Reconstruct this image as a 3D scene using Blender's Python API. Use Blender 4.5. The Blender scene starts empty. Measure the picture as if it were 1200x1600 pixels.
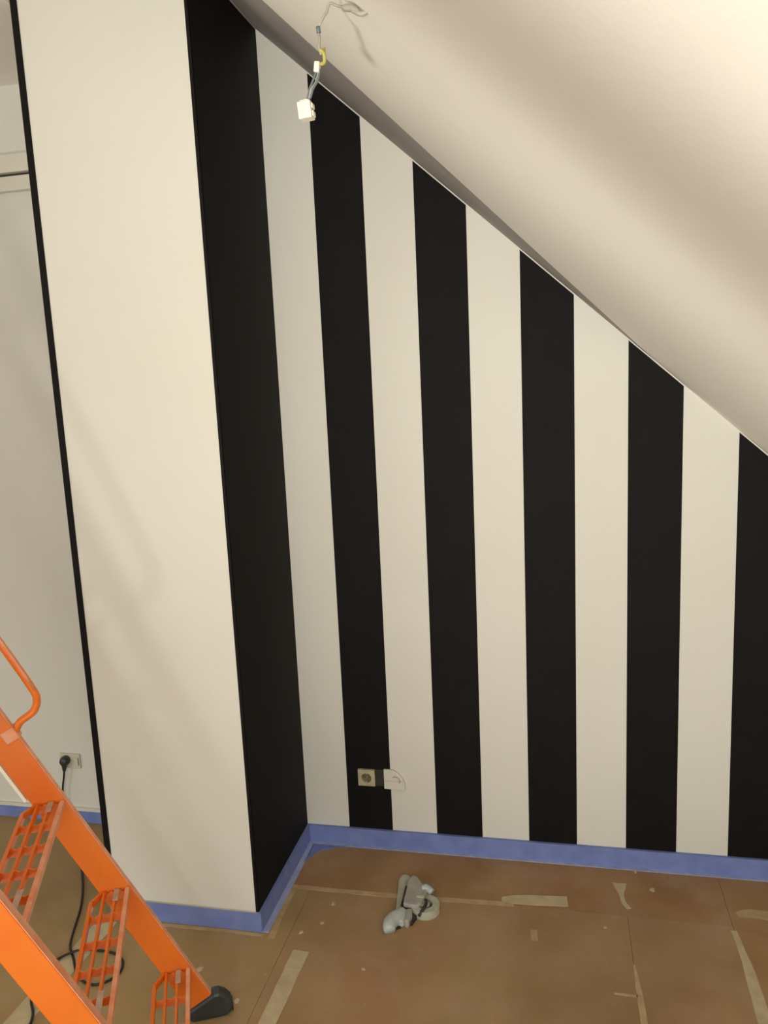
import bpy, bmesh, math, random
from mathutils import Vector, Matrix, noise
C = bpy.context.scene.collection
S = bpy.context.scene
random.seed(7)

# ------------------------------------------------------------------ camera
def cam_axes(yaw, pitch, roll):
    f = Vector((math.sin(yaw)*math.cos(pitch), math.cos(yaw)*math.cos(pitch), -math.sin(pitch)))
    r = Vector((math.cos(yaw), -math.sin(yaw), 0)); u = r.cross(f)
    c, s = math.cos(roll), math.sin(roll)
    return r*c + u*s, u*c - r*s, f
r_, u_, f_ = cam_axes(-0.2186, 0.1654, -0.0457)
cam = bpy.data.objects.new('camera', bpy.data.cameras.new('camera')); C.objects.link(cam)
M4 = Matrix((r_, u_, -f_)).transposed().to_4x4(); M4.translation = Vector((1.1367, -3.2026, 2.0704))
cam.matrix_world = M4
cam.data.sensor_fit = 'VERTICAL'; cam.data.sensor_height = 32.0; cam.data.lens = 1246.6/1600*32.0
cam.data.clip_start = 0.03
S.camera = cam

# ------------------------------------------------------------------ world, lights, exposure
w = bpy.data.worlds.new('world'); S.world = w; w.use_nodes = True
w.node_tree.nodes['Background'].inputs[0].default_value = (0.85, 0.92, 1.0, 1)
w.node_tree.nodes['Background'].inputs[1].default_value = 0.4
S.view_settings.view_transform = 'Standard'; S.view_settings.look = 'None'
S.view_settings.gamma = 1.0; S.view_settings.use_curve_mapping = False
S.view_settings.exposure = 0.12

def area(name, loc, target, sx, sy, power, col):
    l = bpy.data.lights.new(name, 'AREA'); l.shape = 'RECTANGLE'; l.size = sx; l.size_y = sy
    l.energy = power; l.color = col
    o = bpy.data.objects.new(name, l); C.objects.link(o); o.location = loc
    o.rotation_euler = (Vector(target)-Vector(loc)).to_track_quat('-Z', 'Y').to_euler()
    return o
# daylight through the windows behind and left of the photographer and a roof window in the slope on the right
area('window_light_front', (0.5, -6.35, 1.55), (0.4, -0.6, 0.2), 2.2, 1.7, 44, (0.92, 0.97, 0.98))
area('window_light_left', (-3.95, -4.5, 1.45), (0.4, -2.2, 1.7), 2.4, 1.7, 45, (0.92, 0.975, 0.98))
area('roof_window_light', (1.45, -5.0, 1.35), (0.1, -0.3, 0.3), 1.0, 0.9, 44, (0.88, 0.95, 1.0))
# the room's warm lamp under the ridge, and an added, unseen light low behind the camera to brighten the slope
area('ceiling_lamp_light', (-0.5, -4.0, 3.3), (-0.2, -0.6, 2.6), 0.8, 0.8, 5, (1.0, 0.88, 0.70))
wl = area('added_slope_light', (0.4, -5.3, 0.5), (1.2, -1.75, 2.45), 0.25, 0.25, 17, (1.0, 0.965, 0.88))
wl.data.spread = math.radians(66)

# ------------------------------------------------------------------ materials
def srgb(r, g, b):
    return tuple(((v/255+0.055)/1.055)**2.4 if v/255 > 0.04045 else v/255/12.92 for v in (r, g, b)) + (1,)
def mat(name, c1, c2=None, rough=0.6, scale=6, detail=4, bump=0.0, bscale=60, metal=0.0, spec=0.5, coat=0.0, lo=.35, hi=.65):
    m = bpy.data.materials.new(name); m.use_nodes = True; nt = m.node_tree; b = nt.nodes['Principled BSDF']
    b.inputs['Roughness'].default_value = rough; b.inputs['Metallic'].default_value = metal
    b.inputs['Specular IOR Level'].default_value = spec; b.inputs['Coat Weight'].default_value = coat
    tc = nt.nodes.new('ShaderNodeTexCoord')
    if c2 is None: c2 = tuple(v*0.93 for v in c1[:3])+(1,)
    n = nt.nodes.new('ShaderNodeTexNoise'); n.inputs['Scale'].default_value = scale; n.inputs['Detail'].default_value = detail
    nt.links.new(tc.outputs['Object'], n.inputs['Vector'])
    cr = nt.nodes.new('ShaderNodeValToRGB'); cr.color_ramp.elements[0].position = lo; cr.color_ramp.elements[1].position = hi
    cr.color_ramp.elements[0].color = c2; cr.color_ramp.elements[1].color = c1
    nt.links.new(n.outputs['Fac'], cr.inputs['Fac']); nt.links.new(cr.outputs['Color'], b.inputs['Base Color'])
    if bump:
        n2 = nt.nodes.new('ShaderNodeTexNoise'); n2.inputs['Scale'].default_value = bscale; n2.inputs['Detail'].default_value = 3
        nt.links.new(tc.outputs['Object'], n2.inputs['Vector'])
        bp = nt.nodes.new('ShaderNodeBump'); bp.inputs['Strength'].default_value = bump; bp.inputs['Distance'].default_value = 0.003
        nt.links.new(n2.outputs['Fac'], bp.inputs['Height']); nt.links.new(bp.outputs['Normal'], b.inputs['Normal'])
    return m
WHITE = mat('cream_wall_paint', srgb(226,222,209), srgb(223,218,204), 0.75, 1.2, 3, 0.15, 90)
CEIL = mat('cream_ceiling_paint', srgb(241,237,226), srgb(238,233,221), 0.8, 1.0, 3, 0.1, 80)
STRIPGREY = mat('grey_ceiling_wedge', srgb(160,153,147), srgb(148,141,135), 0.85, 3, 4, 0.2, 70)  # greyer than the rest of the slope, for its wedge at the wall
BLACK = mat('black_wall_paint', srgb(19,16,15), srgb(16,13,12), 0.7, 5, 4, 0.15, 90, spec=.18)
BLUE = mat('blue_masking_tape', srgb(124,138,192), srgb(112,126,180), 0.6, 14, 5, 0.3, 50)
BLUE2 = mat('lighter_blue_tape_edge', srgb(176,182,214), srgb(158,166,204), 0.6, 20, 5, 0.2, 50)
TAPE = mat('cream_masking_tape', srgb(204,186,150), srgb(186,168,132), 0.65, 18, 4, 0.2, 60)
TAPE2 = mat('brown_masking_tape', srgb(196,168,126), srgb(178,150,110), 0.6, 18, 4, 0.2, 60)
ORANGE = mat('glossy_orange_paint', srgb(242,126,38), srgb(236,114,30), 0.32, 5, 4, 0.06, 30, coat=.35)
ORANGE2 = mat('pale_orange', srgb(244,176,140), srgb(238,146,96), 0.45, 22, 4, 0.1, 40)  # paler orange for ladder rims, front tread bars and rail edges
PALE = mat('pale_grey_metal', srgb(206,180,160), srgb(190,160,140), 0.4, 30, 3)
CREAM = mat('cream_gleam', srgb(255,250,228), srgb(252,244,216), 0.35, 10, 3)  # pale colour of the painted gleam on the ladder stringer
RUBBER = mat('black_rubber', srgb(58,62,62), srgb(46,50,50), 0.35, 20, 3, 0.15, 60)
CORD = mat('dark_brown_rubber', srgb(32,20,16), srgb(26,16,12), 0.45, 12, 2)
PLAST = mat('white_plastic', srgb(226,220,204), srgb(220,213,196), 0.4, 8, 2)
SOCK = mat('yellowed_plastic', srgb(196,186,152), srgb(176,164,130), 0.45, 30, 4)
SOCKD = mat('soiled_socket_well', srgb(124,110,78), srgb(96,84,58), 0.6, 60, 4)
DKFR = mat('dark_socket_plate', srgb(52,46,38), srgb(42,37,31), 0.5, 10, 2)
TOOLG = mat('grey_tool_plastic', srgb(176,170,160), srgb(160,154,146), 0.4, 25, 4)
TOOLL = mat('light_grey_tool_metal', srgb(190,188,166), srgb(172,170,150), 0.4, 25, 4)
TOOLD = mat('dark_tool_plastic', srgb(52,46,38), srgb(40,36,30), 0.5, 25, 4)
TOOLW = mat('pale_blue_grey_plastic', srgb(196,202,196), srgb(180,186,180), 0.4, 25, 4)
COPPER = mat('bare_wire_end', srgb(170,140,80), srgb(140,116,66), 0.35, 30, 2, metal=.6)
WGREY = mat('grey_wire_sheath', srgb(170,162,146), srgb(150,142,128), 0.5, 30, 2)
WBLUE = mat('blue_grey_wire', srgb(104,112,116), srgb(90,98,102), 0.5, 30, 2)
WYEL = mat('yellow_green_wire', srgb(176,170,90), srgb(160,156,80), 0.5, 30, 2)
GLASS = mat('window_glass', srgb(200,210,220), None, 0.05, 3, 2)
CHIP = mat('plaster_chip', srgb(206,186,150), srgb(186,164,128), 0.8, 30, 3)
SHADEBAR = mat('shade_bar_brown', srgb(196,160,112), srgb(176,138,92), 0.6, 5, 5, 0.2, 60)
BEIGE = mat('alcove_paint', srgb(214,206,184), srgb(208,199,176), 0.75, 1.2, 3, 0.15, 90)
# floor board: brown protective hardboard with stains and dusty wipes
def board(name, base, dark, red):
    m = mat(name, base, dark, 0.62, 3.0, 6, 0.12, 140, lo=.3, hi=.7)
    nt = m.node_tree; b = nt.nodes['Principled BSDF']; tc = nt.nodes['Texture Coordinate']
    src = b.inputs['Base Color'].links[0].from_socket
    def layer(src, scale, col, lo, hi, amt, off):
        mp = nt.nodes.new('ShaderNodeMapping'); mp.inputs['Location'].default_value = (off, off*1.7, 0)
        nt.links.new(tc.outputs['Object'], mp.inputs['Vector'])
        n = nt.nodes.new('ShaderNodeTexNoise'); n.inputs['Scale'].default_value = scale; n.inputs['Detail'].default_value = 6; n.inputs['Roughness'].default_value = .65
        nt.links.new(mp.outputs[0], n.inputs['Vector'])
        mr = nt.nodes.new('ShaderNodeMapRange'); mr.inputs['From Min'].default_value = lo; mr.inputs['From Max'].default_value = hi; mr.inputs['To Max'].default_value = amt
        nt.links.new(n.outputs['Fac'], mr.inputs['Value'])
        mx = nt.nodes.new('ShaderNodeMixRGB'); mx.inputs[2].default_value = col
        nt.links.new(mr.outputs[0], mx.inputs[0]); nt.links.new(src, mx.inputs[1]); return mx.outputs[0]
    s = layer(src, 1.6, red, .5, .72, .7, 3)
    s = layer(s, 5, srgb(176,146,116), .50, .70, .6, 8)
    s = layer(s, 34, srgb(214,190,156), .68, .74, .6, 1)
    s = layer(s, 0.9, srgb(112,84,46), .5, .8, .5, 5)
    nt.links.new(s, b.inputs['Base Color']); return m
BOARD = board('brown_hardboard', srgb(176,144,104), srgb(156,123,80), srgb(168,118,84))
BOARD2 = board('reddish_brown_hardboard', srgb(172,134,90), srgb(152,113,69), srgb(160,104,70))
BOARD3 = board('olive_brown_hardboard', srgb(174,146,100), srgb(156,128,80), srgb(168,134,92))
SUB = mat('dark_subfloor', srgb(120,92,54), srgb(104,78,44), 0.8, 4, 4)

# ------------------------------------------------------------------ mesh helpers
def build(name, bm, m, parent=None, smooth=False, bevel=0, kind=None):
    bmesh.ops.recalc_face_normals(bm, faces=bm.faces)
    me = bpy.data.meshes.new(name); bm.to_mesh(me); bm.free()
    for x in (m if isinstance(m, (list, tuple)) else [m]): me.materials.append(x)
    if smooth:
        for p in me.polygons: p.use_smooth = True
    o = bpy.data.objects.new(name, me); C.objects.link(o)
    if parent: o.parent = parent
    if bevel:
        b = o.modifiers.new('b', 'BEVEL'); b.width = bevel; b.segments = 2; b.limit_method = 'ANGLE'; b.angle_limit = .6
    if kind: o['kind'] = kind
    return o
def box(bm, x0, x1, y0, y1, z0, z1, R=None):
    vs = [bm.verts.new((x, y, z)) for x in (x0, x1) for y in (y0, y1) for z in (z0, z1)]
    for f in ((0,1,3,2),(4,6,7,5),(0,4,5,1),(2,3,7,6),(0,2,6,4),(1,5,7,3)): bm.faces.new([vs[i] for i in f])
    if R is not None:
        for v in vs: v.co = R @ v.co
    return vs
def BX(*a):
    bm = bmesh.new(); box(bm, *a); return bm
def prism(bm, pts, fn):          # pts 2D outline, fn(p, s) -> 3D for s in 0,1
    a = [bm.verts.new(fn(q, 0)) for q in pts]; b = [bm.verts.new(fn(q, 1)) for q in pts]
    n = len(pts); bm.faces.new(a); bm.faces.new(b[::-1])
    for i in range(n): bm.faces.new((a[i], b[i], b[(i+1)%n], a[(i+1)%n]))
def flat(pts, z0, z1):
    bm = bmesh.new(); prism(bm, pts, lambda q, s: Vector((q[0], q[1], z1 if s else z0))); return bm
def tube(bm, pts, rad, seg=8, sub=4):
    P = [Vector(q) for q in pts]
    if sub > 1 and len(P) > 2:
        Q = []
        for i in range(len(P)-1):
            p0 = P[max(i-1,0)]; p1 = P[i]; p2 = P[i+1]; p3 = P[min(i+2,len(P)-1)]
            for k in range(sub):
                t = k/sub
                Q.append(.5*((2*p1)+(p2-p0)*t+(2*p0-5*p1+4*p2-p3)*t*t+(3*p1-p0-3*p2+p3)*t**3))
        Q.append(P[-1]); P = Q
    rings = []; prev = None
    for i, q in enumerate(P):
        d = (P[min(i+1,len(P)-1)]-P[max(i-1,0)]).normalized()
        a = prev if prev is not None else (Vector((0,0,1)) if abs(d.z) < .9 else Vector((1,0,0)))
        a = (a - d*a.dot(d)).normalized(); prev = a; b = d.cross(a)
        rr = rad(i/(len(P)-1)) if callable(rad) else rad
        rings.append([bm.verts.new(q+(a*math.cos(2*math.pi*k/seg)+b*math.sin(2*math.pi*k/seg))*rr) for k in range(seg)])
    for A, B in zip(rings, rings[1:]):
        for k in range(seg): bm.faces.new((A[k], A[(k+1)%seg], B[(k+1)%seg], B[k]))
    bm.faces.new(rings[0][::-1]); bm.faces.new(rings[-1])
def TB(*a, **k):
    bm = bmesh.new(); tube(bm, *a, **k); return bm
def cyl(bm, c, axis, r, h, seg=24, r2=None):
    d = Vector(axis).normalized(); a = d.orthogonal().normalized(); b = d.cross(a); c = Vector(c)
    r2 = r if r2 is None else r2
    A = [bm.verts.new(c+(a*math.cos(2*math.pi*k/seg)+b*math.sin(2*math.pi*k/seg))*r) for k in range(seg)]
    B = [bm.verts.new(c+d*h+(a*math.cos(2*math.pi*k/seg)+b*math.sin(2*math.pi*k/seg))*r2) for k in range(seg)]
    for k in range(seg): bm.faces.new((A[k], A[(k+1)%seg], B[(k+1)%seg], B[k]))
    bm.faces.new(A[::-1]); bm.faces.new(B)
def ring(bm, c, axis, ro, ri, h, seg=32):
    d = Vector(axis).normalized(); a = d.orthogonal().normalized(); b = d.cross(a); c = Vector(c); R = []
    for rr, hh in ((ro,0),(ro,h),(ri,h),(ri,0)):
        R.append([bm.verts.new(c+d*hh+(a*math.cos(2*math.pi*k/seg)+b*math.sin(2*math.pi*k/seg))*rr) for k in range(seg)])
    for j in range(4):
        A, B = R[j], R[(j+1)%4]
        for k in range(seg): bm.faces.new((A[k], A[(k+1)%seg], B[(k+1)%seg], B[k]))
def thing(name, label, cat, loc=(0,0,0), group=None):
    o = bpy.data.objects.new(name, None); C.objects.link(o); o.location = loc; o.empty_display_size = .05
    o['label'] = label; o['category'] = cat
    if group: o['group'] = group
    return o
def tag(o, label, cat, group=None):
    o['label'] = label; o['category'] = cat
    if group: o['group'] = group
    return o
ST = dict(kind='structure')

# ------------------------------------------------------------------ setting
ZA, ZS = 3.435, 0.898                 # sloped ceiling height at the corner and its fall per metre
D, CW = 0.618, 0.628                  # chimney breast depth and width
XL, XR, YF = -4.0, 2.62, -6.4
H = 0.080                             # top of the taped skirting
W = 0.2                               # stripe width

fl = build('floor', BX(XL-.1, XR+.1, YF-.1, .1, -.12, -.004), SUB, **ST)
def sheet(pts, m):
    o = build('floor_sheet', flat(pts, -.0035, 0.0), m, fl, bevel=.0008); return o
sheet([(.037,-.002),(1.757,-.002),(1.757,-.328),(.037,-.328)], BOARD2)
sheet([(.12,-.329),(1.380,-.329),(1.380,-3.0),(.12,-3.0)], BOARD)
sheet([(1.381,-.329),(1.757,-.329),(1.757,-3.0),(1.381,-3.0)], BOARD)
sheet([(1.758,-.002),(XR,-.002),(XR,-3.0),(1.758,-3.0)], BOARD2)
sheet([(.034,-.329),(.119,-.329),(.119,-3.0),(-.62,-3.0),(-.62,-.620),(.034,-.620)], BOARD3)
sheet([(-.621,-.002),(-.621,-3.0),(-1.9,-3.0),(-1.9,-.002)], BOARD3)
sheet([(-1.901,-.002),(-1.901,-3.0),(XL,-3.0),(XL,-.002)], BOARD3)
sheet([(XL,-3.0035),(XR,-3.0035),(XR,YF),(XL,YF)], BOARD)

def zc(x, y=0): return ZA - ZS*x
# back wall: one slab cut to the slope
bm = bmesh.new()
prism(bm, [(XL,-.1),(XR+.1,-.1),(XR+.1,zc(XR+.1)+.0),(-.65,zc(-.65)),(XL,zc(-.65))], lambda q, s: Vector((q[0], .12*s, q[1])))
wb = build('wall_back', bm, WHITE, **ST)
# painted stripes
def stripe(x0, x1):
    bm = bmesh.new()
    e = .006
    prism(bm, [(x0,H-.004),(x1,H-.004),(x1,zc(x1)-e),(x0,zc(x0)-e)], lambda q, s: Vector((q[0], -.0012*s, q[1])))
    return build('black_stripe', bm, BLACK, wb)
for k in (1,3,5,7,9,11): stripe(k*W, (k+1)*W)
# chimney breast
bm = bmesh.new(); prism(bm, [(-CW,-.1),(0,-.1),(0,3.52),(-CW,4.06)], lambda q, s: Vector((q[0], -D*s, q[1])))
ch = build('wall_chimney_breast', bm, WHITE, **ST)
bm = bmesh.new(); box(bm, 0.0, .0015, -D-.0012, -.0013, H-.004, 3.43)
build('black_side_panel', bm, BLACK, ch)
bm = bmesh.new(); box(bm, -.012, .0015, -D-.0012, -D, H-.004, 3.50)
build('black_corner_edge', bm, BLACK, ch)
bm = bmesh.new(); box(bm, -CW-.003, -CW+.022, -D-.003, -D+.006, 0.0, 3.98)
build('black_edge_strip', bm, BLACK, ch)
bm = bmesh.new(); box(bm, -CW-.003, -CW, -D+.006, -.001, 0.0, 3.9)
build('black_side_panel', bm, BLACK, ch)
# remaining walls
bm = bmesh.new()
for a in ((YF-.1,-5.75,-.1,4.2),(-3.25,.12,-.1,4.2),(-5.75,-3.25,-.1,.55),(-5.75,-3.25,2.35,4.2)): box(bm, XL-.12, XL, *a)
build('wall_left', bm, WHITE, **ST)
build('wall_right', BX(XR, XR+.12, YF-.1, .12, -.1, 1.25), WHITE, **ST)
bm = bmesh.new()
WX0, WX1, WZ0, WZ1 = -.70, 1.70, .65, 2.45
box(bm, XL-.12, WX0, YF-.12, YF, -.1, 4.2); box(bm, WX1, XR+.12, YF-.12, YF, -.1, 2.3)
box(bm, WX0, WX1, YF-.12, YF, -.1, WZ0); box(bm, WX0, .3, YF-.12, YF, WZ1, 4.2); box(bm, .3, WX1, YF-.12, YF, WZ1, 3.3)
build('wall_front', bm, WHITE, **ST)
bm = bmesh.new()
for a in ((WX0,WX0+.06,WZ0,WZ1),(WX1-.06,WX1,WZ0,WZ1),(WX0+.06,WX1-.06,WZ0,WZ0+.06),(WX0+.06,WX1-.06,WZ1-.06,WZ1),(.47,.53,WZ0+.06,WZ1-.06)):
    box(bm, a[0], a[1], YF-.08, YF-.02, a[2], a[3])
build('window_1', bm, PLAST, **ST)
bm = bmesh.new()
for a in ((-5.75,-5.69,.55,2.35),(-3.31,-3.25,.55,2.35),(-5.69,-3.31,.55,.61),(-5.69,-3.31,2.29,2.35),(-4.53,-4.47,.61,2.29)):
    box(bm, XL-.08, XL-.02, a[0], a[1], a[2], a[3])
build('window_2', bm, PLAST, **ST)

# sloped ceiling: height field over (x, y); wedge facet at the wall, soft fold at y = -2.2
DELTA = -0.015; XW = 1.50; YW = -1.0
FOLD = 0.0
def sm(t): t = max(0., min(1., t)); return t*t*(3-2*t)
def ceil_z(x, y):
    base = ZA - ZS*x
    drop = 0.0
    if 0 <= x < XW or x < 0:
        xx = max(x, 0.0); yb = YW*(1-xx/XW)
        d = DELTA*(1-xx/XW)
        drop = d*min(1.0, y/yb) if yb < 0 else 0
    drop += FOLD*sm((-1.90-y)/.60)
    return base - drop
xs = [-.66, -.4, -.2] + [i*XW/24 for i in range(25)] + [1.6+.1*i for i in range(11)]
rows = []
NW = 8
bm = bmesh.new()
grid = []
for x in xs:
    xx = max(x, 0); yb = min(YW*(1-xx/XW), -.0005) if x < XW else -.0005
    ys = [0.0] + [yb*(i+1)/NW for i in range(NW)]
    y0 = yb
    rest = [-1.1+0*0]
    ys += [y0 + (-1.3-y0)*(i+1)/4 for i in range(4)]
    ys += [-1.5,-1.7] + [-1.90-.60*i/20 for i in range(21)] + [-2.6,-2.8,-3.4,-4.4,-5.4,YF-.1]
    grid.append([bm.verts.new((x, y, ceil_z(x, y))) for y in ys])
ny = len(grid[0])
for i in range(len(xs)-1):
    for j in range(ny-1):
        f = bm.faces.new((grid[i][j], grid[i+1][j], grid[i+1][j+1], grid[i][j+1]))
        f.smooth = False
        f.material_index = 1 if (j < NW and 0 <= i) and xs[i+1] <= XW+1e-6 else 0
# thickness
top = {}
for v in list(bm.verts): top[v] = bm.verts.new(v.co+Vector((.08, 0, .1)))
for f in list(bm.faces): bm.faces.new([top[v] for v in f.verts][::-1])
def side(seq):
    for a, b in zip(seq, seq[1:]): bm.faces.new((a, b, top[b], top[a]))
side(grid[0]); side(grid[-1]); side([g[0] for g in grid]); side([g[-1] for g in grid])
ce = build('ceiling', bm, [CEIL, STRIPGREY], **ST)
build('ceiling_flat', BX(XL-.1, -.655, YF-.1, -D, 4.0, 4.1), CEIL, **ST)
build('ceiling_alcove', BX(XL-.1, -CW-.004, -D-.3, .1, 3.356, 4.0), CEIL, **ST)
# unseen bar added behind the camera, parallel to the slope, to shade the ceiling
bm = bmesh.new()
prism(bm, [(2.30,0.0),(2.43,0.0),(-2.02,4.0),(-2.15,4.0)], lambda q, s: Vector((q[0], -3.81+.12*s, q[1])))
build('shade_bar', bm, SHADEBAR, **ST)
# white two-part casing high on the wall left of the chimney breast
bm = bmesh.new(); box(bm, -2.6, -CW-.004, -.05, 0, 3.0, 3.073); build('trim_1', bm, PLAST, **ST, bevel=.003)
bm = bmesh.new(); box(bm, -2.6, -CW-.004, -.035, 0, 2.93, 2.989); build('trim_2', bm, PLAST, **ST, bevel=.003)
bm = bmesh.new(); box(bm, -2.6, -CW-.004, -.02, 0, 2.989, 3.0); build('trim_3', bm, TOOLD, **ST)

# skirting boards under blue masking tape
def skirt(name, x0, x1, y0, y1, tapes):
    o = build(name, BX(x0, x1, y0, y1, 0.0, H-.006), PLAST, **ST)
    for t, m in tapes:
        bm = bmesh.new(); box(bm, *t); build('blue_tape', bm, m, o)
T = .002
skirt('baseboard_back', .0, XR, -.012, 0, [((.002, XR, -.0135, -.0005, .0, H), BLUE), ((.0136, XR, -.034, -.0136, .0005, .003), BLUE2)])
skirt('baseboard_chimney_side', .0, .012, -D, -.014, [((.002, .0135, -D-.012, -.0136, .0, H), BLUE), ((.0135, .038, -D-.012, -.036, .0005, .003), BLUE2)])
skirt('baseboard_chimney_front', -CW, .0, -D-.012, -D, [((-CW, .0125, -D-.0135, -D-.0125, .0, H), BLUE)])
skirt('baseboard_alcove', XL, -CW-.004, -.012, 0, [((XL, -CW-.004, -.0135, -.0005, .0, .058), BLUE)])
# loose wide piece of blue tape folded across the inner corner on the floor
bb = bpy.data.objects['baseboard_back']
build('blue_tape', flat([(.036,-.036),(.20,-.036),(.15,-.045),(.09,-.075),(.062,-.11),(.036,-.17)], .001, .003), BLUE, bb)

# ------------------------------------------------------------------ masking tape strips on the floor
def strip(pts, wd, m, label, z=.0008, jag=.0, group=None):
    # ribbon along a polyline with slightly uneven edges
    P = []
    for a, b in zip(pts, pts[1:]):
        a = Vector(a); b = Vector(b); n = max(2, int((b-a).length/.05))
        P += [a+(b-a)*i/n for i in range(n)]
    P.append(Vector(pts[-1]))
    bm = bmesh.new(); rows = []
    for i, q in enumerate(P):
        d = (P[min(i+1,len(P)-1)]-P[max(i-1,0)]).normalized(); nn = Vector((-d.y, d.x))
        tt = i/(len(P)-1); ww = (wd(tt) if callable(wd) else wd)/2
        l = q+nn*(ww+random.uniform(-jag, jag)); r = q-nn*(ww+random.uniform(-jag, jag))
        zz = z+.0006
        rows.append([bm.verts.new((l.x,l.y,0.0002)), bm.verts.new((l.x,l.y,zz)), bm.verts.new((r.x,r.y,zz)), bm.verts.new((r.x,r.y,0.0002))])
    for A, B in zip(rows, rows[1:]):
        for k in range(4): bm.faces.new((A[k], A[(k+1)%4], B[(k+1)%4], B[k]))
    bm.faces.new(rows[0]); bm.faces.new(rows[-1][::-1])
    o = build('masking_tape_strip', bm, m); return tag(o, label, 'tape', group)
strip([(.03,-.344),(.48,-.341),(.95,-.325)], .026, TAPE2, 'long thin beige tape strip running behind the grey hand tool', jag=.0015)
strip([(.90,-.298),(1.157,-.276)], lambda t: .026+.034*sm(t/.3), TAPE, 'wide pale tape piece ending the long thin strip right of the grey tool', z=.0016, jag=.001)
strip([(.047,-.36),(.05,-.50),(.056,-.655)], .024, TAPE2, 'short dull tape strip beside the blue tape on the black chimney side', jag=.002)
strip([(.194,-.705),(.190,-.80)], .062, TAPE, 'short upper piece overlapping the wide cream floor tape', z=.002, jag=.001)
strip([(.192,-.775),(.186,-1.05),(.18,-1.6)], .060, TAPE, 'wide cream tape strip on the floor right of the ladder foot', jag=.0015)
strip([(1.755,-.355),(1.765,-.52),(1.762,-.80),(1.76,-1.5)], lambda t: .022+.02*sm(t/.3), TAPE, 'pale tape strip at the right edge of the floor, running toward the camera', jag=.0015)
strip([(1.381,-.59),(1.386,-.70),(1.390,-.86),(1.392,-1.4)], lambda t: .008+.014*sm(t/.2), TAPE2, 'narrow beige tape strip on the floor right of centre', jag=.001)
strip([(1.305,-.735),(1.38,-.737)], .010, TAPE2, 'tiny thin tape scrap meeting the narrow beige strip', jag=.001)
strip([(1.365,-.128),(1.366,-.19),(1.372,-.25),(1.39,-.285)], lambda t: .052-.034*sm(t/.45), TAPE, 'short torn curved tape scrap near the wall right of centre', jag=.001)
strip([(1.785,-.258),(1.84,-.245),(1.93,-.25)], lambda t: .03+.03*t, TAPE2, 'blurred beige tape patch at the right edge by the blue skirting tape', jag=.004)
strip([(1.03,-.46),(1.036,-.52)], .024, TAPE2, 'small faint square tape scrap in the middle of the floor', jag=.002)
strip([(-.625,-.66),(-.635,-.85),(-.66,-1.3)], .085, TAPE, 'wide pale tape strip under the ladder treads', jag=.0015)
strip([(-.40,-.648),(-.1,-.643),(.02,-.646)], .016, TAPE2, 'thin dull tape line along the blue tape of the white chimney front', jag=.002)

# plaster chips
chips = [((.236,-.426),.011,'paint chip left of the grey tool, near the thin tape'),((.225,-.543),.009,'paint chip between the grey tool and the black chimney side'),
 ((.159,-.605),.012,'paint chip nearest the bottom corner of the chimney breast'),((-.145,-.852),.014,'paint chip behind the ladder foot, below the blue tape'),
 ((.047,-.967),.013,'paint chip just right of the black rubber ladder foot'),((1.492,-.15),.014,'pale paint chip right of the curved tape scrap near the wall'),
 ((1.435,-.022-.02),.009,'tiny paint chip close to the blue skirting tape'),((1.292,-.407),.010,'paint chip in front of the curved tape scrap'),
 ((.442,-.757),.010,'faint paint chip in front of the grey tool')]
for i, ((x, y), r, lab) in enumerate(chips):
    bm = bmesh.new(); n = 7
    pts = [(x+r*random.uniform(.45,1.2)*math.cos(2*math.pi*k/n), y+r*random.uniform(.6,1.3)*math.sin(2*math.pi*k/n)) for k in range(n)]
    prism(bm, pts, lambda q, s: Vector(((q[0]-x)*(1-.3*s)+x, (q[1]-y)*(1-.3*s)+y, .0003+.002*s)))
    tag(build('plaster_chip', bm, CHIP), lab, 'debris')

# ------------------------------------------------------------------ orange step ladder
th, ph = 0.442, 1.111
tv = Vector((math.cos(th), math.sin(th), 0)); uv = Vector((math.sin(th), -math.cos(th), 0)); F0 = Vector((.031,-1.036,0))
ev = -tv*math.cos(ph)+Vector((0,0,math.sin(ph))); nv = tv*math.sin(ph)+Vector((0,0,math.cos(ph)))
lad = thing('step_ladder', 'orange steel step ladder with open grid treads and black rubber feet', 'ladder', F0)
def LP(e, n, u): return ev*e+nv*n+uv*u       # local to the ladder's base
LW = .575
def ebox(e0, e1, n0, n1, u0, u1):
    bm = bmesh.new()
    vs = [bm.verts.new(LP(e, n, u)) for e in (e0, e1) for n in (n0, n1) for u in (u0, u1)]
    for f in ((0,1,3,2),(4,6,7,5),(0,4,5,1),(2,3,7,6),(0,2,6,4),(1,5,7,3)): bm.faces.new([vs[i] for i in f])
    return bm
TOPE = 2.32
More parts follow.
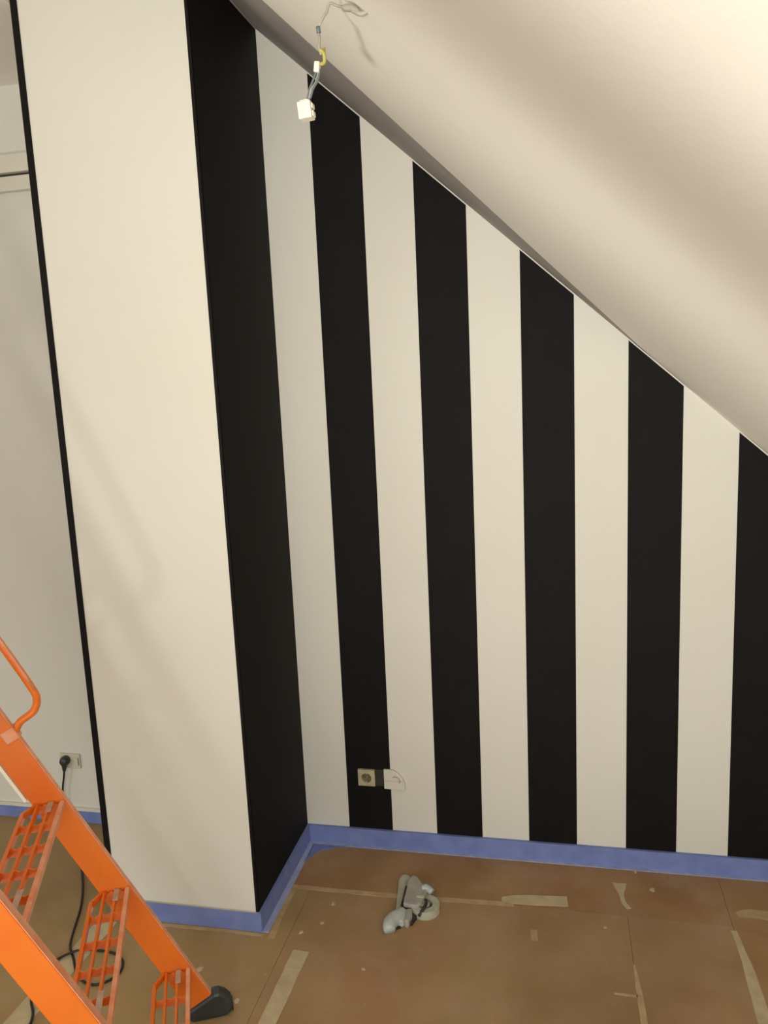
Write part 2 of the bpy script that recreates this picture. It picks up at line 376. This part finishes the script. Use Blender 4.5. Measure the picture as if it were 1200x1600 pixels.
for (u0, u1, e0) in ((-.028, 0, .062), (LW, LW+.034, .062)):
    st = build('stringer', ebox(e0, TOPE, -.080, .006, u0, u1), ORANGE, lad, bevel=.005)
    # paler orange rim along the upper edge
    build('pale_edge', ebox(e0+.01, TOPE-.01, .0055, .0075, u0+.004, u1-.003), ORANGE2, st)
    # rubber shoe
    bm = bmesh.new()
    prof = [(.125,.010),(.125,-.070),(.105,-.088),(.062,-.092)]
    P = []
    for e, n in ((.088,.014),(.105,-.086),(.055,-.094)): P.append(LP(e, n, 0))
    def fl0(e, n):  # point on the floor
        return LP(e, n, 0)
    pts = [LP(.095,.016,0), LP(.092,-.088,0), LP(.060,-.096,0)]
    a = pts[-1]; low = [Vector((a.x,a.y,0))+tv*.002, None]
    xs_ = [p.dot(tv) for p in pts]; 
    poly = [(xs_[0], pts[0].z), (xs_[1], pts[1].z), (xs_[2], max(pts[2].z,.012)), (xs_[2]+.006, 0.0), (xs_[0]+.035, 0.0), (xs_[0]+.055, .012), (xs_[0]+.060, .036), (xs_[0]+.054, .060), (xs_[0]+.038,.080), (xs_[0]+.018,.092)]
    prism(bm, poly, lambda q, s: tv*q[0]+Vector((0,0,q[1]))+uv*((u0-.008) if not s else (u1+.008)))
    ft = build('rubber_foot', bm, RUBBER, lad, bevel=.011)
    # tread ribs around the shoe
    bm = bmesh.new()
    for k in range(3):
        zz = .016+.012*k; bxn = xs_[0]+.057
        c = tv*bxn+Vector((0,0,zz))
        vs = []
        for s1 in (-.003, .003):
            for s2 in (-.003,.003):
                for uu in (u0-.002, u1+.002): vs.append(bm.verts.new(c+tv*s1+Vector((0,0,s2))+uv*uu))
        for f in ((0,1,3,2),(4,6,7,5),(0,4,5,1),(2,3,7,6),(0,2,6,4),(1,5,7,3)): bm.faces.new([vs[i] for i in f])
    build('rib', bm, RUBBER, ft)
# gleam painted as a pale strip along the lower edge of the far stringer above the third tread
build('gleam_strip', ebox(1.005, 2.0, -.090, -.081, -.006, .004), CREAM, lad)
# treads
TS, S0, TD, TH = .361, .227, .104, .022
def hb(bm, a, b, wd, h, horiz=True):
    """flat bar from a to b (local), wd across horizontally, h tall, top at z of a/b"""
    d = (b-a).normalized(); s = Vector((0,0,1)).cross(d).normalized()*wd/2
    vs = [bm.verts.new(q+o+Vector((0,0,z))) for q in (a, b) for o in (-s, s) for z in (-h, 0)]
    for f in ((0,1,3,2),(4,6,7,5),(0,4,5,1),(2,3,7,6),(0,2,6,4),(1,5,7,3)): bm.faces.new([vs[i] for i in f])
for k in range(6):
    o = LP(S0+TS*k, 0, 0); tr = bpy.data.objects.new('tread', None); C.objects.link(tr); tr.parent = lad; tr.location = o
    for i in range(4):
        q = -tv*TD*i/3; c0 = .0
        u0 = .0 if i < 3 else .035
        bm = bmesh.new()
        if i < 3: hb(bm, q+uv*.001, q+uv*(LW-.001), .0075 if i else .013, TH)
        else:
            hb(bm, q+uv*.045, q+uv*(LW-.045), .011, TH)
            hb(bm, q+uv*.048, q+tv*.030+uv*.001, .008, TH); hb(bm, q+uv*(LW-.048), q+tv*.030+uv*(LW-.001), .008, TH)
        build('long_bar', bm, ORANGE2 if i == 0 else ORANGE, tr, bevel=.0015)
        if i == 0:
            pass
    for j in range(1, 5):
        uu = (LW)*j/5 if False else LW*(j/5.0)
    for j in range(6):
        uu = [.006, LW*.2, LW*.4, LW*.6, LW*.8, LW-.006][j]
        # serrated cross bar: a zigzag topped blade from front bar to back bar
        bm = bmesh.new(); n = 6; x0 = -.002; x1 = -TD+.002 if 0 < j < 5 else -TD+.034
        outline = []
        for m_ in range(n+1):
            x = x0+(x1-x0)*m_/n; outline.append((x, -.002 if m_ % 2 == 0 else -.009))
        outline += [(x1, -TH-.006), (x0, -TH-.006)]
        lean = .007
        prism(bm, outline, lambda q, s: tv*q[0]+Vector((0,0,q[1]))+uv*(uu+(-.0022 if not s else .0022)+lean*(-q[1]/TH)*.5))
        build('cross_bar', bm, ORANGE, tr)
    # pale fixing plates at both ends
    for ua, ub in ((.004,.062),(LW-.13,LW-.02)):
        bm = bmesh.new(); hb(bm, -tv*TD*.30+uv*ua+Vector((0,0,.0012)), -tv*TD*.30+uv*ub+Vector((0,0,.0012)), .016, .003); build('fixing_plate', bm, PALE, tr)
# hand rails bowed out over both stringers
for uc in (-.014, LW+.017):
    pts = [LP(1.20,-.002,uc), LP(1.222,.03,uc), LP(1.226,.06,uc), LP(1.232,.085,uc), LP(1.256,.108,uc), LP(1.30,.116,uc), LP(1.5,.118,uc), LP(1.9,.118,uc), LP(2.15,.118,uc), LP(2.21,.10,uc), LP(2.24,.05,uc), LP(2.25,0,uc)]
    h = build('hand_rail', TB(pts, .0115, seg=10, sub=5), ORANGE, lad, smooth=True)
    pts2 = [LP(1.285,.122,uc+.008), LP(1.5,.126,uc+.008), LP(1.9,.126,uc+.008)]
    build('pale_edge', TB(pts2, .0045, seg=6, sub=2), ORANGE2, h, smooth=True)
    build('rail_bracket', ebox(1.185, 1.225, -.03, .012, uc-.019, uc+.019), ORANGE2, lad, bevel=.003)
# top platform and rear frame (left of the frame of the photograph)
TP = LP(TOPE, 0, 0)
def lbox(t0, t1, u0, u1, z0, z1):
    bm = bmesh.new()
    vs = [bm.verts.new(tv*t+uv*u+Vector((0,0,z))) for t in (t0, t1) for u in (u0, u1) for z in (z0, z1)]
    for f in ((0,1,3,2),(4,6,7,5),(0,4,5,1),(2,3,7,6),(0,2,6,4),(1,5,7,3)): bm.faces.new([vs[i] for i in f])
    return bm
tt = TP.dot(tv)
build('platform', lbox(tt-.42, tt+.02, -.028, LW+.034, TP.z-.01, TP.z+.02), ORANGE, lad, bevel=.004)
for uc in (-.014, LW+.017):
    a = tv*(tt-.38)+uv*uc+Vector((0,0,TP.z-.01)); b = tv*(tt-.95)+uv*uc+Vector((0,0,.03))
    build('rear_leg', TB([a, b], .017, seg=10, sub=1), ORANGE, lad, smooth=True)
    bm = bmesh.new(); cyl(bm, tv*(tt-.955)+uv*uc, (0,0,1), .03, .045, 16, .024); build('rubber_foot', bm, RUBBER, lad)
for z in (.45, 1.2):
    f = (TP.z-.01-z)/(TP.z-.04); q = tv*(tt-.38-.57*f)
    build('rear_brace', TB([q+uv*(-.014)+Vector((0,0,z)), q+uv*(LW+.017)+Vector((0,0,z))], .012, seg=8, sub=1), ORANGE, lad, smooth=True)

# ------------------------------------------------------------------ wall sockets
s1 = thing('wall_socket', 'yellowed square wall socket with soiled round well on the black stripe', 'socket', (.293, 0, .329), 'sockets on the striped wall')
del s1['group']
def rot_box(bm, cx, cz, hw, hh, y0, y1, ang=0):
    c, s = math.cos(ang), math.sin(ang)
    pts = [(cx+c*a-s*b, cz+s*a+c*b) for a, b in ((-hw,-hh),(hw,-hh),(hw,hh),(-hw,hh))]
    prism(bm, pts, lambda q, s_: Vector((q[0], y0 if not s_ else y1, q[1])))
bm = bmesh.new(); hw = .038
# frame with round hole
N = 32; out = []; inn = []
def sq(k):
    a = 2*math.pi*k/N; c, s = math.cos(a), math.sin(a); m = max(abs(c), abs(s)); return c/m*hw, s/m*hw
layers = []
for (fn, y) in ((lambda k: sq(k), -.0012), (lambda k: sq(k), -.013), (lambda k: (math.cos(2*math.pi*k/N)*.023, math.sin(2*math.pi*k/N)*.023), -.0145), (lambda k: (math.cos(2*math.pi*k/N)*.022, math.sin(2*math.pi*k/N)*.022), -.004)):
    layers.append([bm.verts.new((fn(k)[0], y, fn(k)[1])) for k in range(N)])
for A, B in zip(layers, layers[1:]):
    for k in range(N): bm.faces.new((A[k], A[(k+1)%N], B[(k+1)%N], B[k]))
build('face_plate', bm, SOCK, s1)
bm = bmesh.new(); cyl(bm, (0,-.0042,0), (0,1,0), .0222, .0025, 28); well = build('socket_well', bm, SOCKD, s1)
bm = bmesh.new()
for sx in (-.0095, .0095): cyl(bm, (sx,-.0058,0), (0,1,0), .0026, .002, 10)
build('pin_hole', bm, TOOLD, well)
bm = bmesh.new(); box(bm, -.003, .003, -.012, -.004, .016, .0225); build('earth_clip', bm, TOOLG, well)
bm = bmesh.new(); box(bm, -.003, .003, -.012, -.004, -.0225, -.016); build('earth_clip', bm, TOOLG, well)
s2 = thing('mounting_plate', 'dark plate on the black stripe between the two sockets', 'plate', (.352, 0, .329))
bm = bmesh.new(); box(bm, -.0205, .0175, -.007, -.0012, -.039, .039); build('plate_body', bm, DKFR, s2, bevel=.002)
s3 = thing('wall_socket', 'white socket cover with a curved recess, straddling black stripe and white wall', 'socket', (.419, 0, .328))
bm = bmesh.new()
prism(bm, [(-.047,-.045),(.047,-.048),(.047,-.018),(.037,.006),(.018,.028),(-.004,.045),(-.047,.046)], lambda q, s: Vector((q[0], -.0015-.013*s, q[1])))
fp = build('face_plate', bm, PLAST, s3, bevel=.003)
bm = bmesh.new()
arc = [(math.cos(a)*.021, math.sin(a)*.019-.004) for a in [math.radians(-25+ i*14) for i in range(11)]]
tube(bm, [(x+.004, -.0145, z) for x, z in arc], .0028, seg=6, sub=2); build('recess_rim', bm, TOOLG, fp)
bm = bmesh.new(); cyl(bm, (.003,-.0148,-.004), (0,1,0), .017, .002, 24); build('socket_insert', bm, PLAST, fp)
bm = bmesh.new(); box(bm, -.046, .046, -.0152, -.0144, -.0065, -.005); build('plate_seam', bm, TOOLG, fp)

s4 = thing('wall_socket', 'cream double wall socket low in the alcove left of the chimney breast', 'socket', (-1.170, 0, .316))
bm = bmesh.new(); box(bm, -.068, .040, -.010, 0, -.037, .037); build('face_plate', bm, BEIGE, s4, bevel=.003)
bm = bmesh.new(); ring(bm, (.010,-.0098,0), (0,-1,0), .021, .018, .002); build('socket_rim', bm, BEIGE, s4)
bm = bmesh.new(); box(bm, .031, .034, -.0125, -.0099, -.02, .02); build('plate_notch', bm, SOCKD, s4)

# ------------------------------------------------------------------ power cord with plug
cord = thing('power_cord', 'dark power cord plugged into the alcove socket and looping on the floor', 'cord', (-1.2, -.012, .324))
O = Vector((-1.2, -.012, .324))
bm = bmesh.new(); cyl(bm, (0,0,0), (0,-1,0), .0225, .020, 24, .024); cyl(bm, (0,-.020,0), (0,-1,0), .024, .014, 24, .016)
tube(bm, [(0,-.018,-.008),(-.002,-.020,-.03),(-.005,-.020,-.05)], lambda t: .016-.009*t, seg=12)
build('plug', bm, RUBBER, cord, smooth=True, bevel=0)
cz = .005
pts = [(-1.205,-.032,.275),(-1.214,-.03,.235),(-1.226,-.028,.188),(-1.233,-.028,.12),(-1.224,-.03,.063),(-1.20,-.05,.02),(-1.165,-.085,cz),(-1.10,-.16,cz),
 (-1.00,-.26,cz),(-.925,-.372,cz),(-.845,-.49,cz),(-.778,-.61,cz),(-.733,-.719,cz),(-.69,-.815,cz),(-.635,-.878,cz),(-.56,-.962,cz),(-.478,-.985,cz),(-.425,-.93,cz),(-.44,-.866,cz),(-.492,-.831,cz),(-.56,-.826,cz+.001),(-.64,-.85,cz+.009),(-.71,-.93,cz),(-.70,-1.02,cz),(-.66,-1.09,cz),(-.60,-1.175,cz),(-.55,-1.4,cz),(-.7,-1.9,cz)]
build('cable', TB([Vector(q)-O for q in pts], .0046, seg=8, sub=5), CORD, cord, smooth=True)

# ------------------------------------------------------------------ lamp wire hanging from the slope
wr = thing('hanging_lamp_wire', 'kinked ceiling lamp wire hanging from the slope with a white connector', 'wire', (.80, -1.69, 2.71))
O = Vector((.80,-1.69,2.71))
def WP(L): return [Vector(q)-O for q in L]
build('ceiling_stub', TB(WP([(.812,-1.69,zc(.812)+.01),(.800,-1.69,2.713),(.782,-1.69,2.724)]), .0048, seg=8, sub=3), WGREY, wr, smooth=True)
build('wire_nut', TB(WP([(.797,-1.693,2.716),(.786,-1.69,2.724),(.772,-1.69,2.727),(.766,-1.69,2.728)]), lambda t: .003+.0035*math.sin(math.pi*t), seg=8, sub=3), WGREY, wr, smooth=True)
build('upper_wire', TB(WP([(.772,-1.69,2.727),(.757,-1.688,2.733),(.744,-1.69,2.738),(.737,-1.69,2.724),(.731,-1.692,2.716),(.722,-1.69,2.704),(.7195,-1.688,2.694),(.7215,-1.69,2.683),(.7195,-1.69,2.667),(.723,-1.69,2.655)]), .0024, seg=6, sub=4), WGREY, wr, smooth=True)
build('wire_joint', TB(WP([(.7195,-1.69,2.702),(.7205,-1.69,2.692)]), .0042, seg=8, sub=1), WBLUE, wr, smooth=True)
build('earth_wire', TB(WP([(.721,-1.69,2.664),(.728,-1.69,2.656),(.727,-1.688,2.642),(.718,-1.69,2.640)]), .0036, seg=6, sub=4), WYEL, wr, smooth=True)
build('bare_end', TB(WP([(.728,-1.69,2.654),(.7295,-1.69,2.666)]), .0024, seg=6, sub=1), COPPER, wr)
bm = bmesh.new(); R = Matrix.Translation((-.086,.0,-.075)) @ Matrix.Rotation(.15, 4, 'Y'); box(bm, -.005,.005,-.006,.006,-.009,.009, R)
build('terminal_block', bm, PLAST, wr, bevel=.0015)
for i, (dx, m) in enumerate(((-.0028, WBLUE), (.0026, WBLUE), (0, WGREY))):
    build('lower_wire', TB(WP([(.716+dx,-1.69+.002*i,2.632),(.709+dx*1.5,-1.69+.003*i,2.614),(.701+dx*1.3,-1.69,2.600),(.696+dx,-1.69,2.586),(.692+dx*.6,-1.69,2.578)]), .0021, seg=6, sub=4), m, wr, smooth=True)
bm = bmesh.new(); R = Matrix.Translation(Vector((.689,-1.69,2.5645))-O) @ Matrix.Rotation(-.08, 4, 'Y')
box(bm, -.0135,.0115,-.012,.012,-.0165,.0135, R); box(bm, .0115,.0145,-.008,.008,-.014,-.004, R); box(bm, .0115,.0145,-.008,.008,.0,.009, R); box(bm, -.009,.008,-.009,.009,.0135,.0165, R)
cn = build('lamp_connector', bm, PLAST, wr, bevel=.002)

# ------------------------------------------------------------------ grey hand tool on the floor
tl = thing('tape_dispenser', 'grey hand-held tape dispenser lying on the brown floor across the thin tape', 'tool', (.56, -.40, 0))
def tp(px, z=0):  # placeholder for local coordinates
    return px
# long pale side rail
def outline(pts, z0, z1, m, name, bevel=.003, par=tl):
    bm = bmesh.new(); prism(bm, pts, lambda q, s: Vector((q[0]-.56, q[1]+.40, z1 if s else z0))); return build(name, bm, m, par, bevel=bevel)
bar = outline([(.500,-.46),(.526,-.46),(.512,-.27),(.524,-.247),(.516,-.230),(.497,-.222),(.480,-.231),(.474,-.26)], .0, .022, TOOLL, 'side_rail', .006)
outline([(.517,-.30),(.53,-.262),(.552,-.262),(.585,-.31),(.612,-.345),(.60,-.43),(.575,-.45),(.528,-.44)], .024, .046, TOOLG, 'body_cover', .006)
outline([(.513,-.31),(.60,-.34),(.60,-.42),(.565,-.45),(.513,-.43)], .004, .024, TOOLD, 'inner_frame', .003)
bm = bmesh.new(); ring(bm, (.61-.56,-.415+.40,.0), (0,0,1), .058, .030, .034, 36); build('tape_roll', bm, TOOLL, tl, bevel=.002)
bm = bmesh.new(); cyl(bm, (.05,-.015,.001), (0,0,1), .022, .036, 20, .018); build('roll_hub', bm, TOOLG, tl, bevel=.003)
bm = bmesh.new(); tube(bm, [(.588-.56,-.335+.40,.040),(.606-.56,-.335+.40,.046),(.628-.56,-.352+.40,.040)], .014, seg=10); build('tension_knob', bm, TOOLW, tl, smooth=True)
bm = bmesh.new(); tube(bm, [(-.032,-.055,.016),(-.042,-.085,.020),(-.056,-.11,.024),(-.066,-.145,.024),(-.060,-.17,.018)], lambda t: .016+.012*math.sin(math.pi*min(1,t*.75+.1)), seg=12)
for v in bm.verts: v.co.z = max(v.co.z*1.0, .0)
build('handle', bm, TOOLW, tl, smooth=True)
outline([(.520,-.452),(.556,-.452),(.553,-.50),(.540,-.525),(.518,-.52)], .0, .030, TOOLW, 'handle_bracket', .006)
outline([(.560,-.452),(.594,-.440),(.586,-.47),(.574,-.51),(.560,-.51)], .0, .018, TOOLD, 'cutter_guard', .003)
outline([(.486,-.545),(.500,-.552),(.535,-.53),(.53,-.52)], .0, .006, TOOLD, 'blade', .001)
bm = bmesh.new()
for (x, y) in ((-.042,.110),(-.042,.085)): cyl(bm, (x,y,.022), (0,0,1), .006, .004, 10)
build('screw', bm, TOOLD, bar)
bm = bmesh.new(); box(bm, .015, .045, .0, .012, .046, .050); box(bm, .012, .030, .02, .028, .046, .049); build('cover_rib', bm, TOOLL, bpy.data.objects['body_cover'])

outline([(.518,-.335),(.526,-.335),(.527,-.40),(.519,-.40)], .020, .047, TOOLD, 'slot', .001)
outline([(.545,-.455),(.566,-.452),(.572,-.49),(.562,-.525),(.545,-.52)], .0, .034, TOOLG, 'cutter_arm', .004)
bm = bmesh.new(); tube(bm, [(.035,-.075,.020),(.050,-.060,.040),(.058,-.030,.044),(.052,-.002,.040)], .006, seg=8); build('roll_brake', bm, TOOLD, tl, smooth=True)
